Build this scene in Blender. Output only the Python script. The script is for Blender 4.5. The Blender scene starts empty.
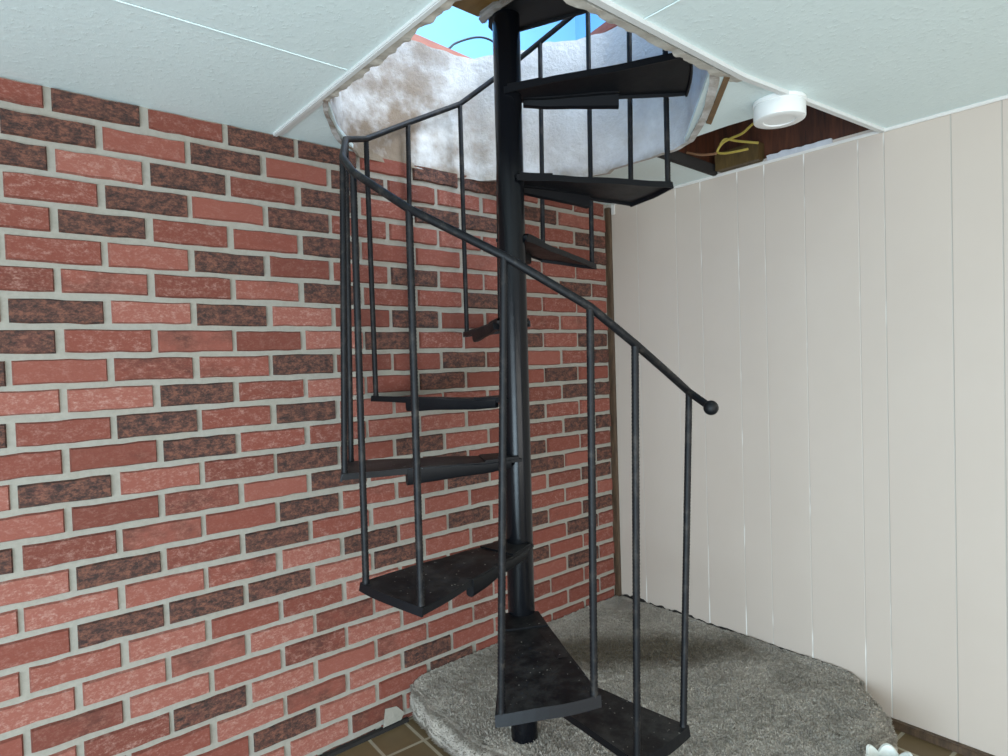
import bpy, bmesh, math, random
from mathutils import Vector, Matrix, noise
random.seed(7)
C = bpy.context.scene.collection
S = 0.08                      # one brick course in metres
ZF = 2.2                      # floor lies 2.2 courses below the datum

def W(x, y, z):
    return Vector((x * S, y * S, (z + ZF) * S))

# ------------------------------------------------------------------ materials
def new_mat(name):
    m = bpy.data.materials.new(name); m.use_nodes = True
    nt = m.node_tree
    return m, nt, nt.nodes['Principled BSDF']

def N(nt, kind, **kw):
    n = nt.nodes.new(kind)
    for k, v in kw.items():
        if k in n.inputs: n.inputs[k].default_value = v
        else: setattr(n, k, v)
    return n

def ramp(nt, fac, stops):
    r = nt.nodes.new('ShaderNodeValToRGB')
    while len(r.color_ramp.elements) < len(stops): r.color_ramp.elements.new(0.5)
    for e, (p, c) in zip(r.color_ramp.elements, stops):
        e.position = p; e.color = (*c, 1) if len(c) == 3 else c
    nt.links.new(fac, r.inputs[0])
    return r.outputs[0]

def mix(nt, fac, a, b, mode='MIX'):
    m = nt.nodes.new('ShaderNodeMix'); m.data_type = 'RGBA'; m.blend_type = mode
    for sock, v in ((m.inputs[0], fac), (m.inputs[6], a), (m.inputs[7], b)):
        if hasattr(v, 'is_output'): nt.links.new(v, sock)
        elif isinstance(v, (int, float)): sock.default_value = v
        else: sock.default_value = (*v, 1)
    return m.outputs[2]

def math_(nt, op, a, b=0.0):
    m = nt.nodes.new('ShaderNodeMath'); m.operation = op
    for s, v in ((m.inputs[0], a), (m.inputs[1], b)):
        if hasattr(v, 'is_output'): nt.links.new(v, s)
        else: s.default_value = v
    return m.outputs[0]

def coords(nt, scale=(1, 1, 1)):
    g = nt.nodes.new('ShaderNodeNewGeometry')
    mp = nt.nodes.new('ShaderNodeMapping'); mp.inputs['Scale'].default_value = scale
    nt.links.new(g.outputs['Position'], mp.inputs[0])
    return mp.outputs[0]

def noise_(nt, vec, scale, detail=4, rough=0.6):
    n = N(nt, 'ShaderNodeTexNoise', Scale=scale, Detail=detail, Roughness=rough)
    nt.links.new(vec, n.inputs['Vector'])
    return n.outputs['Fac']

def bump(nt, b, h, strength=0.3, dist=0.01):
    n = N(nt, 'ShaderNodeBump', Strength=strength, Distance=dist)
    nt.links.new(h, n.inputs['Height']); nt.links.new(n.outputs[0], b.inputs['Normal'])

def smooth01(nt, v, lo, hi):
    m = nt.nodes.new('ShaderNodeMapRange'); m.inputs[1].default_value = lo; m.inputs[2].default_value = hi
    m.interpolation_type = 'SMOOTHSTEP'
    nt.links.new(v, m.inputs[0])
    return m.outputs[0]

def simple(name, col, rough=0.6, metal=0.0, var=0.0, scale=20, bumps=0.0):
    m, nt, b = new_mat(name)
    b.inputs['Roughness'].default_value = rough; b.inputs['Metallic'].default_value = metal
    v = coords(nt); n = noise_(nt, v, scale)
    c = mix(nt, n, [x * (1 - var) for x in col], [min(1, x * (1 + var)) for x in col])
    nt.links.new(c, b.inputs['Base Color'])
    if bumps: bump(nt, b, n, bumps, 0.004)
    return m

# bricks: the attribute holds each brick's own tone (r: darkness, g: random, b: random)
def brick_material():
    m, nt, b = new_mat('brick')
    at = N(nt, 'ShaderNodeAttribute', attribute_name='tone')
    sep = nt.nodes.new('ShaderNodeSeparateColor'); nt.links.new(at.outputs['Color'], sep.inputs[0])
    v = coords(nt, (1, 1, 1.6))
    n1 = noise_(nt, v, 34, 6, 0.75); n2 = noise_(nt, v, 110, 5, 0.8); n3 = noise_(nt, v, 11, 3, 0.6)
    red = ramp(nt, sep.outputs[1], [(0, (0.150, 0.037, 0.022)), (0.5, (0.215, 0.054, 0.034)), (1, (0.285, 0.092, 0.064))])
    pale = smooth01(nt, math_(nt, 'ADD', math_(nt, 'MULTIPLY', n1, .55), math_(nt, 'MULTIPLY', n2, .45)), 0.47, 0.66)
    red = mix(nt, math_(nt, 'MULTIPLY', pale, math_(nt, 'ADD', math_(nt, 'MULTIPLY', sep.outputs[2], .6), .14)), red, (0.50, 0.30, 0.245))
    spots = smooth01(nt, n2, 0.38, 0.30)
    red = mix(nt, math_(nt, 'MULTIPLY', spots, .6), red, (0.13, 0.035, 0.026))
    dk = ramp(nt, math_(nt, 'ADD', math_(nt, 'MULTIPLY', n1, .6), math_(nt, 'MULTIPLY', n2, .4)),
              [(0.39, (0.016, 0.011, 0.011)), (0.48, (0.065, 0.028, 0.020)), (0.58, (0.19, 0.072, 0.045))])
    f = smooth01(nt, math_(nt, 'ADD', sep.outputs[0], math_(nt, 'MULTIPLY', math_(nt, 'SUBTRACT', n3, .5), 1.1)), 0.34, 0.95)
    col = mix(nt, f, red, dk)
    nt.links.new(col, b.inputs['Base Color'])
    b.inputs['Roughness'].default_value = 0.85
    bump(nt, b, math_(nt, 'ADD', n1, n2), 0.5, 0.004)
    return m

def mortar_material():
    m, nt, b = new_mat('mortar')
    v = coords(nt); n = noise_(nt, v, 60, 5, .7); n2 = noise_(nt, v, 5, 2)
    c = mix(nt, n, (0.215, 0.195, 0.15), (0.39, 0.355, 0.29)); c = mix(nt, math_(nt, 'MULTIPLY', n2, .3), c, (0.42, .42, .42))
    nt.links.new(c, b.inputs['Base Color']); b.inputs['Roughness'].default_value = 0.95
    bump(nt, b, n, 0.6, 0.004)
    return m

def panel_wall_material():
    m, nt, b = new_mat('painted_panelling')
    at = N(nt, 'ShaderNodeAttribute', attribute_name='tone')
    sep = nt.nodes.new('ShaderNodeSeparateColor'); nt.links.new(at.outputs['Color'], sep.inputs[0])
    v = coords(nt); n = noise_(nt, v, 3.0, 3); fine = noise_(nt, v, 260, 3)
    c = mix(nt, n, (0.555, 0.472, 0.398), (0.605, 0.522, 0.445))
    c = mix(nt, math_(nt, 'MULTIPLY', fine, .12), c, (.42, .40, .39))
    vs = coords(nt, (1, 9, 1.2)); st = noise_(nt, vs, 3.2, 2)
    gx = nt.nodes.new('ShaderNodeNewGeometry'); sx = nt.nodes.new('ShaderNodeSeparateXYZ'); nt.links.new(gx.outputs['Position'], sx.inputs[0])
    ends = math_(nt, 'MAXIMUM', smooth01(nt, sx.outputs[2], 2.03, 2.07), smooth01(nt, sx.outputs[2], 0.30, 0.22))
    white = math_(nt, 'MAXIMUM', math_(nt, 'MULTIPLY', smooth01(nt, st, .60, .68), .55), math_(nt, 'MULTIPLY', ends, smooth01(nt, st, .40, .5)))
    gcol = mix(nt, white, (0.53, 0.47, 0.41), (0.80, 0.78, 0.73))
    gcol = mix(nt, sep.outputs[1], gcol, (0.45, 0.41, 0.36))
    c = mix(nt, sep.outputs[0], c, gcol)
    nt.links.new(c, b.inputs['Base Color']); b.inputs['Roughness'].default_value = 0.55
    bump(nt, b, fine, 0.08, 0.002)
    return m

def ceiling_material():
    m, nt, b = new_mat('ceiling_panel')
    v = coords(nt); n = noise_(nt, v, 70, 4, .6); n2 = noise_(nt, v, 4, 2); pin = noise_(nt, v, 190, 2)
    c = mix(nt, n2, (0.69, 0.80, 0.79), (0.74, 0.85, 0.84))
    c = mix(nt, math_(nt, 'MULTIPLY', smooth01(nt, pin, .70, .76), .35), c, (.34, .36, .36))
    nt.links.new(c, b.inputs['Base Color']); b.inputs['Roughness'].default_value = 0.6
    bump(nt, b, math_(nt, 'ADD', n, smooth01(nt, n, .58, .66)), 0.22, 0.005)
    return m

def carpet_material():
    m, nt, b = new_mat('carpet')
    v = coords(nt); n = noise_(nt, v, 150, 4, .8); n2 = noise_(nt, v, 420, 3, .8); n3 = noise_(nt, v, 9, 4)
    f = math_(nt, 'ADD', math_(nt, 'MULTIPLY', n, .55), math_(nt, 'MULTIPLY', n2, .45))
    c = ramp(nt, f, [(0.3, (0.18, 0.155, 0.122)), (0.5, (0.48, 0.425, 0.355)), (0.7, (0.88, 0.82, 0.72))])
    c = mix(nt, math_(nt, 'MULTIPLY', smooth01(nt, n3, .45, .7), .35), c, (0.17, 0.145, 0.11))
    # brown band running across the top in front of the corner
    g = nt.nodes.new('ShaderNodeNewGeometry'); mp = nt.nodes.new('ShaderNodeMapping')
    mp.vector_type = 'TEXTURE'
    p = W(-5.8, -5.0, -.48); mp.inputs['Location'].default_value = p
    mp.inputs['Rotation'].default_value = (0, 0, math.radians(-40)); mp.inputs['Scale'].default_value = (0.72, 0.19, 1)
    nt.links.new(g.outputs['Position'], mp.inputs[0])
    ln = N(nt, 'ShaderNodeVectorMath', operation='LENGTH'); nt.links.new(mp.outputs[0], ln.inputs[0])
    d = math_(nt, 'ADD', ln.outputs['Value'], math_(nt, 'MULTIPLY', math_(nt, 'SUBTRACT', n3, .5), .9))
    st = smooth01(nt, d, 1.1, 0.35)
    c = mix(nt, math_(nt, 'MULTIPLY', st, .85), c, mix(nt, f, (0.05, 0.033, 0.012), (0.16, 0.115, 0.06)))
    nt.links.new(c, b.inputs['Base Color']); b.inputs['Roughness'].default_value = 1.0
    b.inputs['Sheen Weight'].default_value = 0.2
    bump(nt, b, f, .7, 0.008)
    return m

def black_metal(name='black_painted_metal', rough=.34, dust=0.3, spec=.22):
    m, nt, b = new_mat(name)
    v = coords(nt); n = noise_(nt, v, 40, 5, .7); n2 = noise_(nt, v, 9, 4)
    g = nt.nodes.new('ShaderNodeNewGeometry'); sx = nt.nodes.new('ShaderNodeSeparateXYZ'); nt.links.new(g.outputs['Normal'], sx.inputs[0])
    up = smooth01(nt, sx.outputs[2], .5, .95)
    d = math_(nt, 'MULTIPLY', up, math_(nt, 'MULTIPLY', smooth01(nt, math_(nt, 'ADD', math_(nt, 'MULTIPLY', n, .5), math_(nt, 'MULTIPLY', n2, .5)), .40, .66), dust))
    c = mix(nt, d, (0.0045, 0.0050, 0.0065), (0.085, 0.082, 0.078))
    spk = math_(nt, 'MULTIPLY', up, math_(nt, 'MULTIPLY', smooth01(nt, noise_(nt, v, 75, 2),   .69, .73), dust * 1.7))
    c = mix(nt, spk, c, (.5, .48, .42))
    nt.links.new(c, b.inputs['Base Color'])
    r = math_(nt, 'ADD', rough, math_(nt, 'MULTIPLY', n, .18)); nt.links.new(r, b.inputs['Roughness'])
    b.inputs['Specular IOR Level'].default_value = spec
    bump(nt, b, n, .12, .003)
    return m

def plaster_material():
    m, nt, b = new_mat('dirty_plaster')
    v = coords(nt); n = noise_(nt, v, 3.0, 4, .6); n2 = noise_(nt, v, 45, 5, .7); n3 = noise_(nt, v, 7, 5, .65)
    c = mix(nt, n2, (0.56, 0.55, 0.53), (0.70, 0.695, 0.69))
    g = nt.nodes.new('ShaderNodeNewGeometry'); sx = nt.nodes.new('ShaderNodeSeparateXYZ'); nt.links.new(g.outputs['Position'], sx.inputs[0])
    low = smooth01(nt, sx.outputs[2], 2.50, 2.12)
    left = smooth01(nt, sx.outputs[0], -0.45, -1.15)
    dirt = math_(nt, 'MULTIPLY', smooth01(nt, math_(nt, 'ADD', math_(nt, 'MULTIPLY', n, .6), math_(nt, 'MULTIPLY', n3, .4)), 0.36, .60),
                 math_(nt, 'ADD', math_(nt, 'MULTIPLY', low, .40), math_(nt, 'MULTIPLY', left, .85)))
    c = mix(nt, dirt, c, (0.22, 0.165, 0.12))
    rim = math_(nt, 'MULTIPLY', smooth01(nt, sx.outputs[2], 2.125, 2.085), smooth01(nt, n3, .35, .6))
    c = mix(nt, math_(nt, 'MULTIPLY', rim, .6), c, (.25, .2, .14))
    nt.links.new(c, b.inputs['Base Color']); b.inputs['Roughness'].default_value = .9
    bump(nt, b, math_(nt, 'ADD', n2, n3), .6, .012)
    return m

def wood_material(name, a, c2, scale, axis=(1, 1, 1), rough=.55):
    m, nt, b = new_mat(name)
    v = coords(nt, axis); n = noise_(nt, v, scale, 6, .7)
    c = ramp(nt, n, [(.3, a), (.7, c2)])
    nt.links.new(c, b.inputs['Base Color']); b.inputs['Roughness'].default_value = rough
    bump(nt, b, n, .2, .003)
    return m

def bar_metal():
    m, nt, b = new_mat('baluster_metal')
    v = coords(nt); n = noise_(nt, v, 26, 5, .75)
    c = mix(nt, smooth01(nt, n, .48, .72), (.005, .0055, .007), (.036, .031, .027))
    nt.links.new(c, b.inputs['Base Color']); b.inputs['Roughness'].default_value = .5; b.inputs['Specular IOR Level'].default_value = .25
    bump(nt, b, n, .2, .002)
    return m

M = dict(
    brick=brick_material(), mortar=mortar_material(), panel=panel_wall_material(), ceil=ceiling_material(),
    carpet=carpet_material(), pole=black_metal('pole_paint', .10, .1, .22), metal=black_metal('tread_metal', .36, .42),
    bar=bar_metal(), plaster=plaster_material(),
    landing=simple('landing_metal', (.006, .006, .007), .6, 0, .2),
    cavity=wood_material('dark_panel_wood', (0.018, 0.005, 0.002), (0.11, 0.032, 0.012), 5, (9, 9, .9)),
    tan=wood_material('tan_wood', (0.05, 0.028, 0.008), (0.12, 0.075, 0.022), 6, (6, 6, 1.2)),
    sub=wood_material('subfloor_wood', (0.22, 0.125, 0.03), (0.36, 0.22, 0.07), 8, (4, 1, 1)),
    redwood=wood_material('red_wood', (0.30, 0.085, 0.05), (0.44, 0.15, 0.095), 8, (1, 4, 4)),
    darkwood=wood_material('dark_trim_wood', (0.035, 0.022, 0.014), (0.13, 0.08, 0.045), 12, (4, 4, .7)),
    blue=simple('blue_wall_paint', (0.25, 0.54, 0.82), .8, 0, .04, 2),
    trim=simple('white_trim', (0.66, 0.67, 0.65), .5, 0, .05, 30),
    rough_edge=simple('broken_board_edge', (0.50, 0.47, 0.41), .95, 0, .35, 60, .6),
    caulk=simple('caulk', (.72, .70, .66), .7, 0, .1, 40),
    white=simple('white_plastic', (0.80, 0.81, 0.79), .35, 0, .02, 10),
    whiterim=simple('white_glazed', (0.68, 0.71, 0.66), .3, 0, .12, 40),
    yellow=simple('yellow_cable', (0.36, 0.27, 0.05), .5, 0, .2, 40),
    browncable=simple('brown_cable', (0.24, 0.12, 0.06), .5, 0, .2, 40),
    blackcable=simple('black_cable', (0.01, 0.012, 0.02), .4, 0, .2, 40),
    dark=simple('dark_gap', (0.016, 0.013, 0.011), .9, 0, .4, 40),
    paper=simple('torn_paper', (0.50, 0.52, 0.56), .9, 0, .25, 40, .4),
    brass=simple('brown_crack', (0.17, 0.10, 0.045), .9, 0, .5, 50),
)

def floor_material():
    m, nt, b = new_mat('floor_tiles')
    g = nt.nodes.new('ShaderNodeNewGeometry'); mp = nt.nodes.new('ShaderNodeMapping')
    mp.inputs['Rotation'].default_value = (0, 0, math.radians(3))
    mp.inputs['Location'].default_value = (0.06, 0.065, 0)
    nt.links.new(g.outputs['Position'], mp.inputs[0])
    br = nt.nodes.new('ShaderNodeTexBrick'); br.offset = 0.0
    nt.links.new(mp.outputs[0], br.inputs['Vector'])
    br.inputs['Color1'].default_value = (.24, .16, .075, 1); br.inputs['Color2'].default_value = (.15, .105, .05, 1)
    br.inputs['Mortar'].default_value = (.47, .42, .31, 1)
    br.inputs['Scale'].default_value = 1.0; br.inputs['Mortar Size'].default_value = .006
    br.inputs['Brick Width'].default_value = .15; br.inputs['Row Height'].default_value = .15
    v = coords(nt); n = noise_(nt, v, 30, 5, .7)
    c = mix(nt, math_(nt, 'MULTIPLY', n, .5), br.outputs['Color'], (.10, .065, .03))
    nt.links.new(c, b.inputs['Base Color']); b.inputs['Roughness'].default_value = .5
    bump(nt, b, n, .15, .003)
    return m
M['floor'] = floor_material()

# ------------------------------------------------------------------ mesh helpers
class MB:
    """collects geometry (in brick-course units) for ONE mesh object"""
    def __init__(s): s.v = []; s.f = []; s.mi = []; s.tone = []
    def face(s, idx, mi=0, tone=(0, 0, 0)): s.f.append(idx); s.mi.append(mi); s.tone.append(tone)
    def verts(s, pts):
        n = len(s.v); s.v += [tuple(p) for p in pts]; return n
    def hexa(s, p, mi=0, tone=(0, 0, 0)):      # p: 4 bottom (ccw) + 4 top
        n = s.verts(p)
        for q in ((3, 2, 1, 0), (4, 5, 6, 7), (0, 1, 5, 4), (1, 2, 6, 5), (2, 3, 7, 6), (3, 0, 4, 7)):
            s.face([n + i for i in q], mi, tone)
    def box(s, x0, x1, y0, y1, z0, z1, mi=0):
        s.hexa([(x0, y0, z0), (x1, y0, z0), (x1, y1, z0), (x0, y1, z0), (x0, y0, z1), (x1, y0, z1), (x1, y1, z1), (x0, y1, z1)], mi)
    def prism(s, poly, z0, z1, mi=0):          # poly ccw
        k = len(poly); n = s.verts([(x, y, z0) for x, y in poly] + [(x, y, z1) for x, y in poly])
        s.face([n + i for i in range(k)][::-1], mi); s.face([n + k + i for i in range(k)], mi)
        for i in range(k): s.face([n + i, n + (i + 1) % k, n + k + (i + 1) % k, n + k + i], mi)
    def tube(s, pts, r, seg=10, mi=0, rad=None, cap=True):
        pts = [Vector(p) for p in pts]; rings = []
        t0 = (pts[1] - pts[0]).normalized(); up = Vector((0, 0, 1)) if abs(t0.z) < .9 else Vector((1, 0, 0))
        a = t0.cross(up).normalized()
        for i, p in enumerate(pts):
            t = (pts[min(i + 1, len(pts) - 1)] - pts[max(i - 1, 0)]).normalized()
            a = (a - t * a.dot(t)).normalized(); b = t.cross(a)
            rr = rad[i] if rad else r
            rings.append(s.verts([p + (a * math.cos(2 * math.pi * k / seg) + b * math.sin(2 * math.pi * k / seg)) * rr for k in range(seg)]))
        for i in range(len(rings) - 1):
            for k in range(seg):
                s.face([rings[i] + k, rings[i] + (k + 1) % seg, rings[i + 1] + (k + 1) % seg, rings[i + 1] + k], mi)
        if cap:
            s.face([rings[0] + k for k in range(seg)][::-1], mi); s.face([rings[-1] + k for k in range(seg)], mi)
    def lathe(s, prof, c, seg=48, mi=0, wob=None):   # prof: (r, z) list from bottom to top
        rings = []
        for r, z in prof:
            rings.append(s.verts([(c[0] + r * (1 + (wob(k / seg * 2 * math.pi, z) if wob else 0)) * math.cos(2 * math.pi * k / seg),
                                   c[1] + r * (1 + (wob(k / seg * 2 * math.pi, z) if wob else 0)) * math.sin(2 * math.pi * k / seg), c[2] + z) for k in range(seg)]))
        for i in range(len(rings) - 1):
            for k in range(seg):
                s.face([rings[i] + k, rings[i] + (k + 1) % seg, rings[i + 1] + (k + 1) % seg, rings[i + 1] + k], mi)
        s.face([rings[0] + k for k in range(seg)][::-1], mi); s.face([rings[-1] + k for k in range(seg)], mi)
    def sphere(s, c, r, mi=0, seg=14):
        s.lathe([(max(1e-3, r * math.sin(math.pi * i / seg)), -r * math.cos(math.pi * i / seg)) for i in range(seg + 1)], c, seg * 2, mi)
    def grid(s, fn, nu, nv, mi=0, flip=False):
        n = s.verts([fn(i / nu, j / nv) for i in range(nu + 1) for j in range(nv + 1)])
        for i in range(nu):
            for j in range(nv):
                q = [n + i * (nv + 1) + j, n + (i + 1) * (nv + 1) + j, n + (i + 1) * (nv + 1) + j + 1, n + i * (nv + 1) + j + 1]
                s.face(q[::-1] if flip else q, mi)
    def build(s, name, mats, parent=None, smooth=False, tone=False, bevel=0.0, angle=40):
        me = bpy.data.meshes.new(name)
        org = ROOT_LOC.get(root_of(parent), Vector((0, 0, 0))) if parent else Vector((0, 0, 0))
        me.from_pydata([W(*p) - org for p in s.v], [], s.f)
        for m in (mats if isinstance(mats, list) else [mats]): me.materials.append(M[m])
        me.polygons.foreach_set('material_index', s.mi)
        if tone:
            at = me.color_attributes.new('tone', 'FLOAT_COLOR', 'CORNER'); i = 0
            for f, t in zip(s.f, s.tone):
                for _ in f: at.data[i].color = (*t, 1); i += 1
        bm = bmesh.new(); bm.from_mesh(me)
        if bevel:
            bmesh.ops.remove_doubles(bm, verts=bm.verts, dist=1e-6)
            es = [e for e in bm.edges if len(e.link_faces) == 2 and e.calc_face_angle(0) > .6]
            bmesh.ops.bevel(bm, geom=es, offset=bevel * S, segments=2, affect='EDGES', clamp_overlap=True)
        bmesh.ops.recalc_face_normals(bm, faces=bm.faces) if not tone else None
        bm.to_mesh(me); bm.free()
        if smooth:
            me.polygons.foreach_set('use_smooth', [True] * len(me.polygons))
            me.set_sharp_from_angle(angle=math.radians(angle))
        o = bpy.data.objects.new(name, me); C.objects.link(o)
        if parent: o.parent = parent
        return o

ROOT_LOC = {}
def root_of(o):
    while o.parent: o = o.parent
    return o.name
def thing(name, label, cat, loc, group=None):
    o = bpy.data.objects.new(name, None); C.objects.link(o)
    o.location = W(*loc); o.empty_display_size = .1
    ROOT_LOC[o.name] = o.location.copy()
    o['label'] = label; o['category'] = cat
    if group: o['group'] = group
    return o
def tag(o, label, cat, group=None):
    o['label'] = label; o['category'] = cat
    if group: o['group'] = group
    return o
def struct(o): o['kind'] = 'structure'; return o
def nz(x, y, z, sc=1.0): return noise.noise(Vector((x, y, z)) * sc)

H = 24.0
# ------------------------------------------------------------------ brick wall
dark_rows = {
 1: '-4 0 2 6 8', 2: '-5 -1 3 11', 3: '-6 -2 2 6 8 14', 4: '-3 1 15', 5: '-4 2', 6: '-1 5 13', 7: '-4h 2 8', 8: '-5 -1 5',
 9: '-6 -2h 4 10 14', 10: '-7 -3h 1 7 15', 11: '-2 6 12', 12: '-7 -3 1 13 15', 13: '-2 10', 14: '-5 1 5 13 15', 15: '-2h 2 10 6',
 16: '-7 -3h 1 7 11 15', 17: '-4 0 14', 18: '-1h 3 7', 19: '-4 -2 0 4 10 14', 20: '13', 21: '-2h 2h 10', 22: '-5h 1h 13', 23: '-2 4h', 24: '-7 1h 5',
 25: '0 -4h 6', 26: '-5h 3h', 27: '2'}
pale_rows = {3: '-4', 8: '-3 1', 11: '-4 -6 2', 14: '-7', 18: '-7 -5 1', 17: '-6', 19: '2', 20: '-3 -7 3', 21: '0 -4 -6', 22: '-3 3', 23: '0 -6', 24: '-1 3', 25: '2', 26: '1 -1', 9: '2'}
L, X0 = 1.3924, -21.2135
mb = MB()
mb.grid(lambda u, v: (-62 + 62.2 * u, 0.13, -2.2 + 26.4 * v), 1, 1, 1, flip=False)
def parse(s):
    d = {}
    for t in s.split():
        d[int(t.rstrip('h'))] = .52 if t.endswith('h') else .95
    return d
for k in range(1, 28):
    dk = parse(dark_rows.get(k, '')); pl = parse(pale_rows.get(k, ''))
    z1 = H + .125 - k + 1 - .10; z0 = H + .125 - k + .10
    c = -32 + (k % 2)
    c = c if (c % 2 == 0) == (k % 2 == 1) else c + 1
    while True:
        xa = X0 + (c - 1) * L + .1 + random.uniform(-.04, .04); xb = X0 + (c + 1) * L - .1 + random.uniform(-.04, .04)
        if xa > -.45: break
        xb = min(xb, -.32)
        rnd = random.random()
        if c in dk: t = dk[c] + random.uniform(-.06, .05)
        elif -8 <= c <= 15: t = 0 if c in pl else random.uniform(0, .42)
        else: t = .9 if random.random() < .24 else random.uniform(0, .4)
        tone = (max(0, t), .95 if c in pl else rnd * .8, 1.0 if c in pl else random.random() * .8)
        za = max(z0 + random.uniform(-.025, .025), -2.15); zb = min(z1 + random.uniform(-.025, .025), 23.98)
        yf = random.uniform(-.02, .02); e = .055
        j = lambda: random.uniform(-.022, .022)
        # front face ring, bevelled back to the mortar; edges are slightly crooked
        nx, nzv = 5, 2
        n = mb.verts([(xa + e + (xb - xa - 2 * e) * i / nx + (j() if 0 < i < nx else 0), yf + j() * .4, za + e + (zb - za - 2 * e) * q / nzv + j()) for i in range(nx + 1) for q in range(nzv + 1)])
        for i in range(nx):
            for q in range(nzv):
                a = n + i * (nzv + 1) + q
                mb.face([a, a + nzv + 1, a + nzv + 2, a + 1], 0, tone)
        ring = [n + i * (nzv + 1) for i in range(nx + 1)] + [n + nx * (nzv + 1) + q for q in range(1, nzv + 1)] \
             + [n + i * (nzv + 1) + nzv for i in range(nx - 1, -1, -1)] + [n + q for q in range(nzv - 1, 0, -1)]
        cx, cz = (xa + xb) / 2, (za + zb) / 2
        outer = []
        for r_ in ring:
            x, y, z = mb.v[r_]
            ox = x + (e if x > cx else -e) * (1 if abs(x - cx) > (xb - xa) / 2 - e * 1.6 else 0)
            oz = z + (e if z > cz else -e) * (1 if abs(z - cz) > (zb - za) / 2 - e * 2.0 else 0)
            outer.append((ox, .15, oz))
        m = mb.verts(outer)
        for i in range(len(ring)):
            mb.face([m + i, m + (i + 1) % len(ring), ring[(i + 1) % len(ring)], ring[i]], 0, tone)
        c += 2
# bare cement patch low on the wall beside the carpet
n = mb.verts([(-16.9, -.05, -2.1), (-16.0, -.05, -2.1), (-15.75, -.05, -1.75), (-16.15, -.05, -1.3), (-16.75, -.05, -1.2)])
mb.face([n, n + 1, n + 2, n + 3, n + 4], 1)
o = struct(mb.build('wall_back', ['brick', 'mortar'], tone=True, smooth=False))

# ------------------------------------------------------------------ panelled wall (x = 0)
mb = MB()
gro = [-2.12, -4.79, -6.36, -8.51, -9.95, -11.91, -14.28, -15.32, -17.75, -19.39, -21.7, -23.1, -25.6, -27.0, -29.4, -31.5, -34, -36]
ys = [(.2, 0, None)]
for g in gro:
    dk = 1.0 if g < -17 else (.5 if g == -15.32 else 0.)
    w = .03
    ys += [(g + w, 0, None), (g + .012, .010, dk), (g - .012, .010, dk), (g - w, 0, dk)]
ys.append((-62, 0, None))
for i in range(len(ys) - 1):
    (ya, xa, ga), (yb, xb, gb) = ys[i], ys[i + 1]
    n = mb.verts([(xa, ya, -2.2), (xb, yb, -2.2), (xb, yb, 24.15), (xa, ya, 24.15)])
    mb.face([n, n + 1, n + 2, n + 3], 0, (0, 0, 0) if gb is None else (1, gb, 0))
struct(mb.build('wall_right', 'panel', tone=True))
# dark wood strip closing the corner between brick and panelling
mb = MB(); mb.box(-.30, .02, -.20, .2, -.55, 23.75); struct(mb.build('trim_1', 'darkwood', bevel=.04))
mb = MB(); mb.box(-.10, .0, -.50, -.24, 23.3, 23.95); mb.box(-.1, .0, -62, -.3, 23.86, 24.0)
struct(mb.build('trim_2', 'caulk', bevel=.02))

# ------------------------------------------------------------------ floor
mb = MB(); mb.box(-62, .4, -62, .3, -2.6, -2.2); struct(mb.build('floor', 'floor'))
mb = MB(); mb.box(-62, -15.6, -.16, .06, -2.2, -2.02); struct(mb.build('baseboard_back', 'dark'))
mb = MB(); mb.box(-.28, .02, -62, -13.0, -2.2, -1.85); struct(mb.build('baseboard_right', 'darkwood', bevel=.04))

# ------------------------------------------------------------------ ceiling
mb = MB(); T = .18
def cpoly(p, mi=0): mb.prism(p, H, H + T, mi)
cpoly([(-62, -6.72), (-20.75, -6.72), (-20.75, .2), (-62, .2)])
cpoly([(-62, -62), (-20.75, -62), (-20.75, -6.78), (-62, -6.78)])
cpoly([(-20.75, -62), (-15.63, -62), (-15.63, -14.15), (-20.75, -14.15)])
cpoly([(-15.57, -62), (.2, -62), (.2, -15.15), (-6, -14.55), (-10, -14.15), (-15.57, -14.15)])
cpoly([(-20.45, -4.3), (-18.9, -1.9), (-17.2, -.05), (-17.2, .2), (-20.75, .2), (-20.75, -4.3)])
cpoly([(-10.2, .1), (-9.5, -.6), (-7.5, -2.33), (-6.0, -3.68), (-5.5, -4.62), (-5.42, -7.5), (.2, -7.3), (.2, .2), (-10.3, .2)])
cpoly([(-11.6, -14.15), (-10, -14.15), (-5.75, -14.62), (-6.05, -11.5), (-6.0, -9.4), (-5.9, -9.3)])
struct(mb.build('ceiling', 'ceil', bevel=.015))
# thin battens over the board seams, edging strips round the opening
mb = MB(); mb.box(-62, -20.85, -6.80, -6.70, 23.97, 24.05); struct(mb.build('trim_3', 'ceil', bevel=.03))
mb = MB(); mb.box(-15.65, -15.55, -62, -14.3, 23.97, 24.05); struct(mb.build('trim_4', 'ceil', bevel=.03))
mb = MB(); mb.box(-20.82, -20.62, -20, 0, 23.88, 24.06); mb.box(-20.62, -20.4, -4.2, 0, 23.95, 24.06)
struct(mb.build('trim_5', 'trim', bevel=.03))
def strip(path, w, z0, z1): # strip along a path in plan, width to the right
    for (xa, ya), (xb, yb) in zip(path, path[1:]):
        d = Vector((xb - xa, yb - ya)).normalized(); nn = Vector((d.y, -d.x)) * w
        mb.hexa([(xa, ya, z0), (xa + nn.x, ya + nn.y, z0), (xb + nn.x, yb + nn.y, z0), (xb, yb, z0),
                 (xa, ya, z1), (xa + nn.x, ya + nn.y, z1), (xb + nn.x, yb + nn.y, z1), (xb, yb, z1)])
mb = MB(); strip([(-20.8, -14.22), (-10, -14.22), (-6, -14.62), (-.05, -15.2)], .2, 23.86, 24.05)
struct(mb.build('trim_6', 'trim', bevel=.03))
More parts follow.
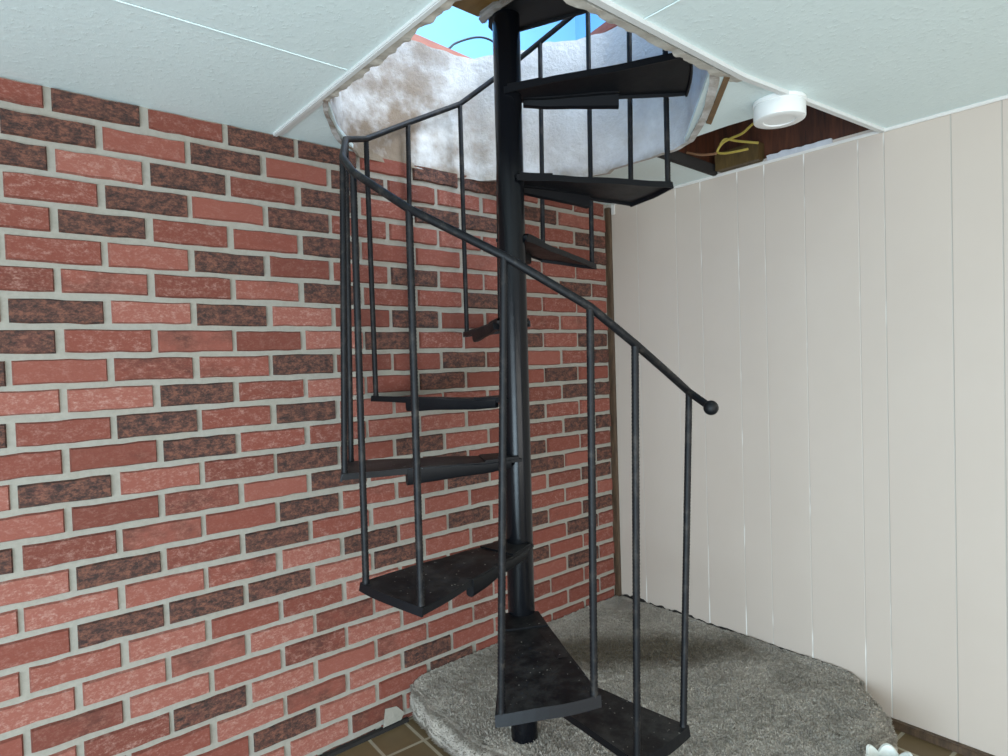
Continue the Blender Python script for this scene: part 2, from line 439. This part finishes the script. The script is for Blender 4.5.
# ragged broken board edge round the opening
mb = MB()
def ragged(pts, w, n):
    pa = []
    for i in range(n + 1):
        t = i / n * (len(pts) - 1); k = min(int(t), len(pts) - 2); f = t - k
        pa.append(Vector(pts[k]).lerp(Vector(pts[k + 1]), f))
    for i in range(n):
        a, b = pa[i], pa[i + 1]; d = (b - a).normalized(); nn = Vector((d.y, -d.x, 0))
        wa = w * (.8 + .35 * nz(a.x, a.y, 3, 3.1)); wb = w * (.8 + .35 * nz(b.x, b.y, 3, 3.1))
        za = a.z + .08 * nz(a.x, a.y, 9, 2.3); zb = b.z + .08 * nz(b.x, b.y, 9, 2.3)
        mb.hexa([(a.x, a.y, za), (b.x, b.y, zb), (b.x + nn.x * wb, b.y + nn.y * wb, zb + .04), (a.x + nn.x * wa, a.y + nn.y * wa, za + .04),
                 (a.x, a.y, za + .5), (b.x, b.y, zb + .5), (b.x + nn.x * wb, b.y + nn.y * wb, zb + .5), (a.x + nn.x * wa, a.y + nn.y * wa, za + .5)])
ragged([(-20.64, -14.1, 23.92), (-20.64, -4.2, 23.92)], .40, 90)
ragged([(-9.6, -14.1, 23.92), (-20.7, -14.1, 23.92)], .40, 90)
struct(mb.build('trim_7', 'rough_edge'))
# open tile bay beside the panelled wall: frame bar, crack filler, torn paper
mb = MB(); mb.hexa([(-5.5, -7.6, 23.95), (-5.5, -7.36, 23.95), (0, -7.2, 23.95), (0, -7.44, 23.95), (-5.3, -7.6, 24.5), (-5.3, -7.36, 24.5), (0, -7.2, 24.5), (0, -7.44, 24.5)])
struct(mb.build('trim_8', 'dark', bevel=.03))
mb = MB(); mb.hexa([(x_, y_, z_) for z_ in (23.96, 24.1) for x_, y_ in ((-7.15, -11.15), (-6.85, -11.2), (-10.2, -13.95), (-10.4, -13.85))])
struct(mb.build('trim_9', 'brass'))
mb = MB()
for i in range(16):
    ya, yb = -10.2 - i * .19, -10.2 - (i + 1) * .19
    ha = .16 + .34 * abs(nz(ya, 1, 2, 1.7)) * (1 - abs(i - 6) / 14); hb = .16 + .34 * abs(nz(yb, 1, 2, 1.7)) * (1 - abs(i - 5) / 14)
    mb.hexa([(-.12, ya, 23.98), (.0, ya, 23.98), (.0, yb, 23.98), (-.12, yb, 23.98), (-.2, ya, 24 + ha), (-.05, ya, 24 + ha), (-.05, yb, 24 + hb), (-.2, yb, 24 + hb)])
struct(mb.build('trim_10', 'paper'))
# the dark timber void above the bay
for nm, bx_, mt in (('wall_void_right', (.12, .5, -16.5, -6.5, 23.9, 29.7), 'cavity'), ('ceiling_void', (-4.8, .5, -16.5, -6.5, 29.7, 29.9), 'cavity'),
                    ('wall_void_back', (-4.8, .1, -7.2, -7.0, 24.5, 29.7), 'cavity'), ('wall_void_front', (-6.0, .1, -16.4, -16.2, 24.2, 29.7), 'cavity'),
                    ('trim_15', (-.55, .12, -9.95, -7.6, 24.05, 24.95), 'tan')):
    mb = MB(); mb.box(*bx_); struct(mb.build(nm, mt, bevel=.03))


# ------------------------------------------------------------------ plaster shaft up to the next storey
path = [(-20.5, -4.3), (-20.1, -3.5), (-18.9, -1.6), (-17.9, -.45), (-17.0, -.05), (-15.5, 0.08), (-13.5, .10), (-11.3, .08), (-10.35, -.1), (-9.6, -.75), (-7.6, -2.5), (-6.1, -3.85), (-5.65, -4.7), (-5.55, -6.5), (-5.6, -8.6), (-5.9, -9.5), (-7.0, -10.6), (-8.8, -12.2), (-10.4, -13.4), (-11.5, -14.1)]
path2 = []
for a, b in zip(path, path[1:]):
    k = max(1, int(math.hypot(b[0] - a[0], b[1] - a[1]) / .22))
    for i in range(k): path2.append((a[0] + (b[0] - a[0]) * i / k, a[1] + (b[1] - a[1]) * i / k))
path2.append(path[-1])
mb = MB(); nv = 30; np_ = len(path2)
def top_z(x, y):
    t = min(1, max(0, (x + 10.5) / 4.5))
    return 29.85 + .95 * t + .12 * nz(x, y, 1, .9) + (.35 * max(0, nz(x * 1.3, y * 1.3, 4, .8)) if t > .3 else 0)
inner = []
for i, (x, y) in enumerate(path2):
    a = Vector(path2[max(0, i - 1)]); b = Vector(path2[min(np_ - 1, i + 1)]); d = (b - a).normalized(); nn = Vector((d.y, -d.x))
    col = []
    zb = 23.93 + .10 * nz(x, y, 7, .8) - (.16 if -17.2 < x < -5.5 and y > -4.8 else 0)
    zt = top_z(x, y)
    for j in range(nv + 1):
        f = j / nv; z = zb + (zt - zb) * f
        off = .16 * nz(x, y, z, .55) + .05 * nz(x, y, z, 2.3)
        off += .12 * max(0, 1 - f * 9)              # lip at the foot
        if f > .93: off -= .5 * (f - .93)
        col.append((x + nn.x * off * .6, y + nn.y * off * .6, z))
    sh = .12 if x < -11 and y > -6 else .24
    col.append((x - nn.x * .5, y - nn.y * .5, zt - .05))
    col.append((x - nn.x * sh, y - nn.y * sh, zb + .03))
    inner.append(mb.verts(col))
m_ = nv + 3
for i in range(np_ - 1):
    for j in range(m_):
        mb.face([inner[i] + j, inner[i + 1] + j, inner[i + 1] + (j + 1) % m_, inner[i] + (j + 1) % m_])
mb.face([inner[0] + j for j in range(m_)]); mb.face([inner[-1] + j for j in range(m_)][::-1])
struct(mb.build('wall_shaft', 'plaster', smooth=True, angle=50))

# upstairs: floor slab round the opening, blue walls and ceiling, red edging boards
mb = MB()
for b in ((-45, -20.75, -50, 26), (-20.75, -5.0, .7, 26), (-5.0, 26, -50, 26), (-20.75, -5.0, -50, -14.2)):
    mb.box(*b, 30.0, 30.3)
struct(mb.build('floor_upstairs', 'darkwood'))
mb = MB(); mb.box(-45, 26, 26, 26.4, 30, 62); struct(mb.build('wall_upstairs_back', 'blue'))
mb = MB(); mb.box(26, 26.4, -50, 26.4, 30, 62); struct(mb.build('wall_upstairs_right', 'blue'))
mb = MB(); mb.box(-45.4, -45, -50, 26.4, 30, 62); struct(mb.build('wall_upstairs_left', 'blue'))
mb = MB(); mb.box(-45.4, 26.4, -50.4, -50, 30, 62); struct(mb.build('wall_upstairs_front', 'blue'))
mb = MB(); mb.box(-45.4, 26.4, -50.4, 26.4, 62, 62.4); struct(mb.build('ceiling_upstairs', 'blue'))
mb = MB(); mb.hexa([(-19.5, .2, 29.7), (-10.2, .2, 29.75), (-10.2, .65, 29.75), (-19.5, .65, 29.7), (-19.5, .2, 30.65), (-10.2, .2, 30.1), (-10.2, .65, 30.1), (-19.5, .65, 30.65)])
struct(mb.build('trim_11', 'redwood', bevel=.04))
mb = MB(); mb.hexa([(-5.5, -3.0, 30.9), (-5.1, -3.0, 30.9), (-5.1, -8.5, 30.9), (-5.5, -8.5, 30.9), (-5.5, -3.0, 31.2), (-5.1, -3.0, 31.2), (-5.1, -8.5, 31.9), (-5.5, -8.5, 31.9)])
struct(mb.build('trim_12', 'redwood', bevel=.04))
# timber landing floor that the stair reaches, with a plastered corner by the post
mb = MB(); mb.box(-20.7, -14.75, -14.05, -5.95, 28.0, 29.9); struct(mb.build('floor_landing', 'sub', bevel=.04))
mb = MB(); mb.prism([(-14.95, -8.4), (-14.55, -8.4), (-14.55, -7.55), (-14.85, -7.1), (-14.85, -6.3), (-14.3, -6.0), (-14.75, -5.9)], 27.75, 28.1)
struct(mb.build('trim_13', 'plaster', bevel=.12))

# ------------------------------------------------------------------ carpeted platform
mb = MB()
def prad(a):                      # a: degrees, 180 = along brick wall, 270 = along panelled wall
    pts = [(178, 15.3), (184, 15.6), (190, 16.1), (202, 17.05), (215, 17.5), (225, 17.6), (238, 17.5), (250, 17.35), (257, 17.1), (261, 16.3), (263, 15.6), (265.3, 14.95), (267, 14.4), (272, 14.0)]
    for (a0, r0), (a1, r1) in zip(pts, pts[1:]):
        if a <= a1:
            t = (a - a0) / (a1 - a0); t = t * t * (3 - 2 * t); return r0 + (r1 - r0) * t
    return pts[-1][1]
zt = -.48
rings = []
na = 260
prof = [(0.02, 0), (.1, 0), (.2, 0), (.3, 0), (.4, 0), (.5, 0), (.6, 0), (.7, 0), (.8, 0), (.87, 0), (.93, 0), (.965, -.03), (.985, -.14), (.995, -.32), (1.0, -.6), (1.0, -.95), (.995, -1.3), (.985, -1.72)]
fine = []
for (r0, z0), (r1, z1) in zip(prof, prof[1:]):
    k = 14 if r1 - r0 > .05 else 7
    for i in range(k): fine.append((r0 + (r1 - r0) * i / k, z0 + (z1 - z0) * i / k))
fine.append(prof[-1])
for i in range(na + 1):
    a = 179.0 + 92.0 * i / na; ar = math.radians(a); R_ = prad(a)
    col = []
    for f, dz in fine:
        r = R_ * f; x, y = r * math.cos(ar), r * math.sin(ar)
        n_ = .05 * nz(x, y, dz, 3.1) + .07 * nz(x, y, dz, .5) + random.uniform(-.035, .035)
        # carpet curls up a little against the walls
        wall = max(0, 1 - min(-x, -y) / .8) * .12
        x = min(x, -.16); y = min(y, -.06)
        if dz < -.2: col.append((x + n_ * math.cos(ar), y + n_ * math.sin(ar), zt + dz))
        else: col.append((x, y, zt + dz + n_ + wall))
    rings.append(mb.verts(col))
nf = len(fine)
for i in range(na):
    for j in range(nf - 1):
        mb.face([rings[i] + j, rings[i] + j + 1, rings[i + 1] + j + 1, rings[i + 1] + j])
def prof_dz(f):
    for (r0, z0), (r1, z1) in zip(prof, prof[1:]):
        if f <= r1: return z0 + (z1 - z0) * (f - r0) / max(1e-6, r1 - r0)
    return prof[-1][1]
for _ in range(190000):
    ar = math.radians(random.uniform(179.3, 270.7)); R_ = prad(math.degrees(ar)); f = math.sqrt(random.uniform(.02, 1.20))
    if f <= .985:
        dz = prof_dz(f); r = R_ * f; side = max(0, (f - .95) / .04)
    else:
        dz = -.10 - random.random() ** 1.2 * 1.6; r = R_ * (.995 if dz > -1.2 else .988); side = 1.0
    x, y = min(r * math.cos(ar), -.2), min(r * math.sin(ar), -.1)
    n_ = .05 * nz(x, y, dz, 3.1) + .07 * nz(x, y, dz, .5)
    d = Vector((math.cos(ar) * side + random.gauss(0, .5), math.sin(ar) * side + random.gauss(0, .5), 1.0 - .8 * min(1, side) + random.gauss(0, .15))).normalized() * random.uniform(.06, .135)
    up = n_ - .03 + max(0, 1 - min(-x, -y) / .8) * .12 if side < .5 else 0
    p = Vector((x + (n_ * math.cos(ar) if side >= .5 else 0), y + (n_ * math.sin(ar) if side >= .5 else 0), zt + dz + up)); w_ = random.uniform(0, math.pi); ww = Vector((math.cos(w_), math.sin(w_), 0)) * .026
    if x + d.x > -.02 or y + d.y > 0: continue
    k_ = mb.verts([p - ww, p + ww, p + d + ww * .6, p + d - ww * .6]); mb.face([k_, k_ + 1, k_ + 2, k_ + 3])
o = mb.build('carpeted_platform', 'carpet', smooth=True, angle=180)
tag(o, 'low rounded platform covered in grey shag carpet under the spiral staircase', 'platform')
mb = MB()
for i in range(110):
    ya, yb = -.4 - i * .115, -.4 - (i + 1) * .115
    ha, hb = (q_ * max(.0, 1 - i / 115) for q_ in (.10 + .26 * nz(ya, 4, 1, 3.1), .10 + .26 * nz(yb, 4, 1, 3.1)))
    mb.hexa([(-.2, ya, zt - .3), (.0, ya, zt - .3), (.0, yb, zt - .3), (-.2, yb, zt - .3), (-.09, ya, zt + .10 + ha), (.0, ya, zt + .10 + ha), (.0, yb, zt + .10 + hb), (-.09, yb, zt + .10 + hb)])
struct(mb.build('gap_shadow_strip', 'dark'))  # dark strip standing in for the shadow gap between carpet and panelled wall

# ------------------------------------------------------------------ spiral staircase
PX, PY, TX, TY, R = -14.3101, -6.8715, .00284, -.00464, 6.6818
FEET = {(0, 0): (-1.4, 2.318), (0, 1): (-1.76, 2.366), (1, 0): (-1.978, 4.661), (1, 1): (-2.392, 4.355), (2, 0): (-2.758, 7.245), (2, 1): (-3.144, 7.46),
        (3, 0): (-3.423, 10.769), (3, 1): (-3.92, 10.689), (4, 0): (-4.281, 13.154), (4, 1): (-4.631, 12.917), (5, 0): (-5.08, 15.992), (5, 1): (-5.331, 16.152),
        (6, 0): (-5.665, 19.6), (6, 1): (-6.038, 18.995), (7, 0): (-6.376, 21.561), (7, 1): (-6.763, 21.616), (8, 0): (-7.04, 24.675), (8, 1): (-7.389, 24.95)}
TOPS = {(0, 0): (-1.22, 13.25), (0, 1): (-1.721, 14.882), (1, 0): (-1.955, 15.976), (1, 1): (-2.327, 17.464), (2, 0): (-2.757, 19.054), (2, 1): (-3.138, 20.67),
        (3, 0): (-3.42, 21.7, 6.38), (3, 1): (-3.90, 23.4, 6.42), (4, 0): (-4.264, 24.239), (4, 1): (-4.66, 25.685), (5, 0): (-5.076, 27.07), (5, 1): (-5.36, 28.5),
        (6, 0): (-5.681, 29.995), (6, 1): (-6.05, 31.2), (7, 0): (-6.40, 32.9), (7, 1): (-6.76, 34.3), (8, 0): (-7.05, 35.9), (8, 1): (-7.39, 37.3)}
def cen(z): return Vector((PX + TX * z, PY + TY * z, z))
def pol(th, z, r=R):
    c = cen(z); return Vector((c.x + r * math.cos(th), c.y + r * math.sin(th), z))
stair = thing('spiral_staircase', 'black metal spiral staircase with round centre pole rising from the carpeted platform', 'staircase', (PX, PY, zt))
mb = MB(); seg = 40
prof = [(.53, zt - .04 + i * .5) for i in range(60)]
pts = [cen(z) for _, z in prof] ; pts[-1] = cen(28.9); pts[0] = cen(zt + .03)
mb.tube(pts, .53, seg)
mb.build('pole', 'pole', stair, smooth=True)

for i in range(9):
    (tn, zn), (tb, zb) = FEET[(i, 0)], FEET[(i, 1)]
    zm = (zn + zb) / 2
    No = pol(tn, zn, R + .13) + Vector((0, 0, 0)); Bo = pol(tb, zb, R + .13)
    c = cen(zm); dn = Vector((math.cos(tn), math.sin(tn), 0)); db = Vector((math.cos(tb), math.sin(tb), 0))
    side_n = Vector((-dn.y, dn.x, 0)); side_b = Vector((db.y, -db.x, 0))
    # widen a little past the balusters
    No += side_n * .16; Bo += side_b * .16
    Ni = c + dn * .1 + side_n * .66; Bi = c + db * .1 + side_b * .66
    def P(u, v, dz=0, Ni=Ni, Bi=Bi, No=No, Bo=Bo):     # u: 0 hub..1 outer; v: 0 nose..1 back
        p = (Ni.lerp(No, u)).lerp(Bi.lerp(Bo, u), v)
        bul = .10 * math.sin(math.pi * v) * u
        out = ((No + Bo) / 2 - c); out.z = 0; out.normalize()
        dent = .05 * nz(p.x, p.y, i * 3.1, .7) * (1 if dz == 0 else 1)
        return Vector((p.x + out.x * bul, p.y + out.y * bul, p.z + dz + dent))
    mb = MB(); th = .12; nu, nvv = 14, 8
    # plate with turned-down outer edge
    mb.grid(lambda u, v: P(u, v), nu, nvv); mb.grid(lambda u, v: P(u, v, -th), nu, nvv)
    def band(f0, f1, n):
        a = mb.verts([f0(k / n) for k in range(n + 1)]); b = mb.verts([f1(k / n) for k in range(n + 1)])
        for k in range(n): mb.face([a + k, a + k + 1, b + k + 1, b + k])
    band(lambda t: P(t, 0), lambda t: P(t, 0, -th), nu); band(lambda t: P(t, 1), lambda t: P(t, 1, -th), nu)
    band(lambda t: P(0, t), lambda t: P(0, t, -th), nvv); band(lambda t: P(1, t), lambda t: P(1, t, -th), nvv)
    tread = None
    # outer turned-down lip (sloping out slightly) and back lip
    def lip(fa, out, depth, n, t=.07):
        for k in range(n):
            a, b = fa(k / n), fa((k + 1) / n); o_ = out
            d = Vector((0, 0, -depth))
            mb.hexa([a + d + o_ * .5, b + d + o_ * .5, b + d + o_ * .5 - out.normalized() * t, a + d + o_ * .5 - out.normalized() * t,
                     a, b, b - out.normalized() * t, a - out.normalized() * t])
    out = ((No + Bo) / 2 - c); out.z = 0; out = out.normalized() * .12
    lip(lambda t: P(1, t), out, .34 if i < 2 else .26, nvv)
    lip(lambda t: P(t, 1), side_b * .02, .24, nu)
    lip(lambda t: P(.6 + .4 * t, 0), side_n * .02, .22, 6)
    tread = mb.build('tread', 'metal', stair, smooth=True, angle=35)
    # thick folded nosing over the inner part of the front edge
    mb = MB(); un = [.64, .60, .62, .66, .72, .66, .62, .62, .62][i]
    dep = .62; sec = [(.0, -.005), (.34, -.005), (.44, -.01), (.50, -.06), (.50, -dep * .8), (.44, -dep), (.30, -dep), (.22, -dep + .06), (.2, -.14), (0, -.14)]
    ns = 12; rr = []
    for k in range(ns + 1):
        u = .07 + (un - .07) * k / ns
        b0 = P(u, 0); sh = .46 + .03 * nz(u * 5, i, 1)
        taper = .55 + .45 * k / ns
        ring = []
        for (s_, d_) in sec:
            ring.append(b0 + side_n * (s_ - sh) + Vector((0, 0, d_ * (taper if d_ < -.14 else 1) + .03 * nz(u * 7, i, 5))))
        rr.append(mb.verts(ring))
    ks = len(sec)
    for k in range(ns):
        for q in range(ks): mb.face([rr[k] + q, rr[k] + (q + 1) % ks, rr[k + 1] + (q + 1) % ks, rr[k + 1] + q])
    mb.face([rr[0] + q for q in range(ks)][::-1]); mb.face([rr[-1] + q for q in range(ks)])
    mb.build('nosing', 'metal', tread, smooth=True, angle=45)
    # welded bracket plate and collar at the hub
    mb = MB()
    mb.grid(lambda u, v: P(.02 + .2 * u, .02 + .96 * v, .09 * (1 - .3 * u)), 4, 6); mb.grid(lambda u, v: P(.02 + .2 * u, .02 + .96 * v, .0), 4, 6)
    n = 6
    band(lambda t: P(.22, .02 + .96 * t, .063), lambda t: P(.22, .02 + .96 * t, 0), n)
    band(lambda t: P(.02 + .2 * t, .02, .09 * (1 - .3 * t)), lambda t: P(.02 + .2 * t, .02, 0), n); band(lambda t: P(.02 + .2 * t, .98, .09 * (1 - .3 * t)), lambda t: P(.02 + .2 * t, .98, 0), n)
    mb.build('hub_bracket', 'metal', tread, smooth=True, angle=40)

# top landing plate, welded to the pole
mb = MB(); cz = 27.75
mb.prism([(-13.55, -5.65), (-14.25, -5.95), (-14.75, -6.6), (-14.75, -8.4), (-14.75, -13.9), (-11.2, -13.9), (-10.9, -11.6)], cz, cz + .18)
for a, b in (((-13.55, -5.65), (-10.9, -11.6)),):
    mb.hexa([(a[0], a[1], cz - .08), (a[0] - .15, a[1] - .07, cz - .08), (b[0] - .15, b[1] - .07, cz - .08), (b[0], b[1], cz - .08), (a[0], a[1], cz + .2), (a[0] - .15, a[1] - .07, cz + .2), (b[0] - .15, b[1] - .07, cz + .2), (b[0], b[1], cz + .2)])
mb.build('landing_plate', 'landing', stair, bevel=.03)

# handrail: bar through the tops of all balusters with a ball end
rail_pts = []
keys = sorted(TOPS)
start = Vector((-12.35, -14.25, 12.78))
A0 = pol(*TOPS[(0, 0)])
rail_pts.append(start); rail_pts.append(A0)
for a, b in zip(keys, keys[1:]):
    (t0, z0), (t1, z1) = TOPS[a][:2], TOPS[b][:2]
    if z0 > 33: break
    k = 4
    for q in range(1, k + 1):
        f = q / k
        pa, pb = pol(*TOPS[a]), pol(*TOPS[b])
        arc = pol(t0 + (t1 - t0) * f, z0 + (z1 - z0) * f); ch = pa.lerp(pb, f)
        rail_pts.append(arc.lerp(ch, .93 if a[0] != 3 and b[0] != 3 else 1))
mb = MB(); mb.tube(rail_pts, .128, 10); mb.sphere(start, .24)
hr = mb.build('handrail', 'bar', stair, smooth=True)

for key in keys:
    if key[0] == 8: continue
    (t0, z0) = FEET[key]
    a, b = pol(t0, z0 - .1), pol(*TOPS[key])
    n = int((b - a).length / .055); mb = MB()
    pts = [a.lerp(b, k / n) for k in range(n + 1)]
    rad = [(.108, .122)[k % 2] if k > 3 else .125 for k in range(n + 1)]
    mb.tube(pts, .1, 7, rad=rad)
    mb.build('baluster', 'bar', stair, smooth=True, angle=60)

# ------------------------------------------------------------------ small things
dc = (-6.75, -14.0)
det = thing('smoke_detector', 'round white smoke detector hanging at the edge of the open ceiling bay', 'smoke detector', (dc[0], dc[1], 24))
mb = MB(); mb.lathe([(.55, -.70), (.57, -.735), (.84, -.74), (.90, -.71), (.92, -.66), (.92, -.2), (.88, -.14)], (dc[0], dc[1], 24), 56); mb.build('housing', 'white', det, smooth=True)
mb = MB(); mb.lathe([(.90, -.16), (.94, -.14), (.94, -.02), (.92, .0)], (dc[0], dc[1], 24), 56); mb.build('mounting_base', 'white', det, smooth=True)

def spline(pts, n=8):
    out = []; P_ = [Vector(p) for p in pts]; P_ = [P_[0]] + P_ + [P_[-1]]
    for i in range(1, len(P_) - 2):
        for k in range(n):
            t = k / n; a, b, c, d = P_[i - 1], P_[i], P_[i + 1], P_[i + 2]
            out.append(.5 * ((2 * b) + (c - a) * t + (2 * a - 5 * b + 4 * c - d) * t * t + (3 * b - a - 3 * c + d) * t ** 3))
    out.append(P_[-2]); return out
mb = MB()
mb.tube(spline([(.05, -14.4, 28.0), (-1.6, -13.4, 26.6), (-2.6, -12.2, 25.4), (-3.0, -11.1, 24.94), (-3.0, -10.5, 24.64), (-3, -9.94, 24.57), (-3, -9.48, 24.47), (-3, -9.2, 24.15), (-3.0, -9.5, 23.98), (-3, -10.05, 23.9), (-2.9, -10.69, 23.88)]), .058, 8)
mb.tube(spline([(-3, -9.35, 24.42), (-3, -9.61, 24.61), (-2.9, -10.1, 24.42), (-2.9, -10.51, 24.26), (-2.8, -11.13, 24.05)]), .058, 8)
tag(mb.build('electrical_cable', 'yellow', smooth=True), 'loose loop of yellow electrical cable in the open ceiling bay', 'cable')
mb = MB(); mb.tube(spline([(-3.1, -9.2, 24.04), (-3.05, -8.4, 24.2), (-3, -7.55, 24.55)]), .06, 8)
tag(mb.build('electrical_cable', 'browncable', smooth=True), 'short brown cable running left of the yellow cable loop', 'cable')
mb = MB(); mb.tube(spline([(-12.2, .3, 29.75), (-11.6, .3, 30.25), (-11.22, .3, 30.60), (-10.25, .3, 31.15), (-9.39, .3, 31.45), (-8.6, .3, 31.4), (-7.8, .4, 31.0), (-7.2, .8, 30.35)]), .055, 8)
tag(mb.build('overhead_cable', 'blackcable', smooth=True), 'thin black cable arching up behind the pole above the ceiling opening', 'cable')
bc = (-6.25, -17.3, -2.65)
bowl = MB()
bowl.lathe([(.42, 0.45), (.5, .47), (.55, .5), (.62, 1.3), (.72, 2.1), (.78, 2.55), (.80, 2.62), (.72, 2.6), (.62, 2.2), (.52, 1.4), (.4, .6), (.02, .5)], bc, 140, wob=lambda a, z: .10 * (abs(math.sin(a * 3.5)) - .5) * min(1, z / .6))
for i, (x, y, z) in enumerate(bowl.v):
    a = math.atan2(y - bc[1], x - bc[0])
    if z - bc[2] > 2.0 and math.hypot(x - bc[0], y - bc[1]) > .4: bowl.v[i] = (x, y, z + .26 * (abs(math.sin(a * 3.5)) - .6))
tag(bowl.build('scalloped_planter', 'whiterim', smooth=True, angle=60), 'white scalloped planter rim on the floor beside the right end of the carpeted platform', 'planter')

# ------------------------------------------------------------------ light
def area(name, loc, target, size, power, col, sy=None):
    l = bpy.data.lights.new(name, 'AREA'); l.energy = power; l.color = col; l.size = size
    if sy: l.shape = 'RECTANGLE'; l.size_y = sy
    o = bpy.data.objects.new(name, l); C.objects.link(o); o.location = W(*loc)
    d = W(*target) - W(*loc); o.rotation_euler = d.to_track_quat('-Z', 'Y').to_euler()
    return o
area('window_light', (-58, -34, 9), (-14, -8, 14), 2.6, 80, (.72, .88, 1.0), 1.5)
area('window_light', (-44, -27, 5), (-15, -8, 2), 1.6, 46, (.62, .84, 1.0), .9)
area('window_light', (-26, -62, 8), (-6, -6, 16), 3.0, 64, (1.0, .97, .92), 1.3)  # unseen warm lamp, added low and tilted up to brighten the ceiling
area('upstairs_light', (-2, -34, 54), (-9, 2, 27), 2.4, 270, (.78, .89, 1.0))
area('upstairs_light', (-6, 2, 54), (-6, 26, 44), 3.0, 130, (.85, .94, 1.0))  # unseen second lamp, added to brighten the blue back wall
w = bpy.data.worlds.new('world'); bpy.context.scene.world = w; w.use_nodes = True
bgn = w.node_tree.nodes['Background']; bgn.inputs[0].default_value = (.80, .90, 1.0, 1); bgn.inputs[1].default_value = 1.06

# ------------------------------------------------------------------ camera
cam = bpy.data.cameras.new('camera'); co = bpy.data.objects.new('camera', cam); C.objects.link(co)
r, u, f = (0.76176, -0.64708, -0.03176), (0.04139, -0.00031, 0.99914), (0.64654, 0.76242, -0.02655)
m4 = Matrix(((r[0], u[0], -f[0], 0), (r[1], u[1], -f[1], 0), (r[2], u[2], -f[2], 0), (0, 0, 0, 1)))
m4.translation = W(-30.3734, -25.2413, 14.4843)
co.matrix_world = m4
cam.sensor_width = 36; cam.lens = 36 * 622.83 / 1008; cam.clip_start = .02
sc = bpy.context.scene; sc.camera = co
sc.view_settings.view_transform = 'Standard'; sc.view_settings.look = 'None'; sc.view_settings.exposure = 0.0
sc.cycles.max_bounces = 8
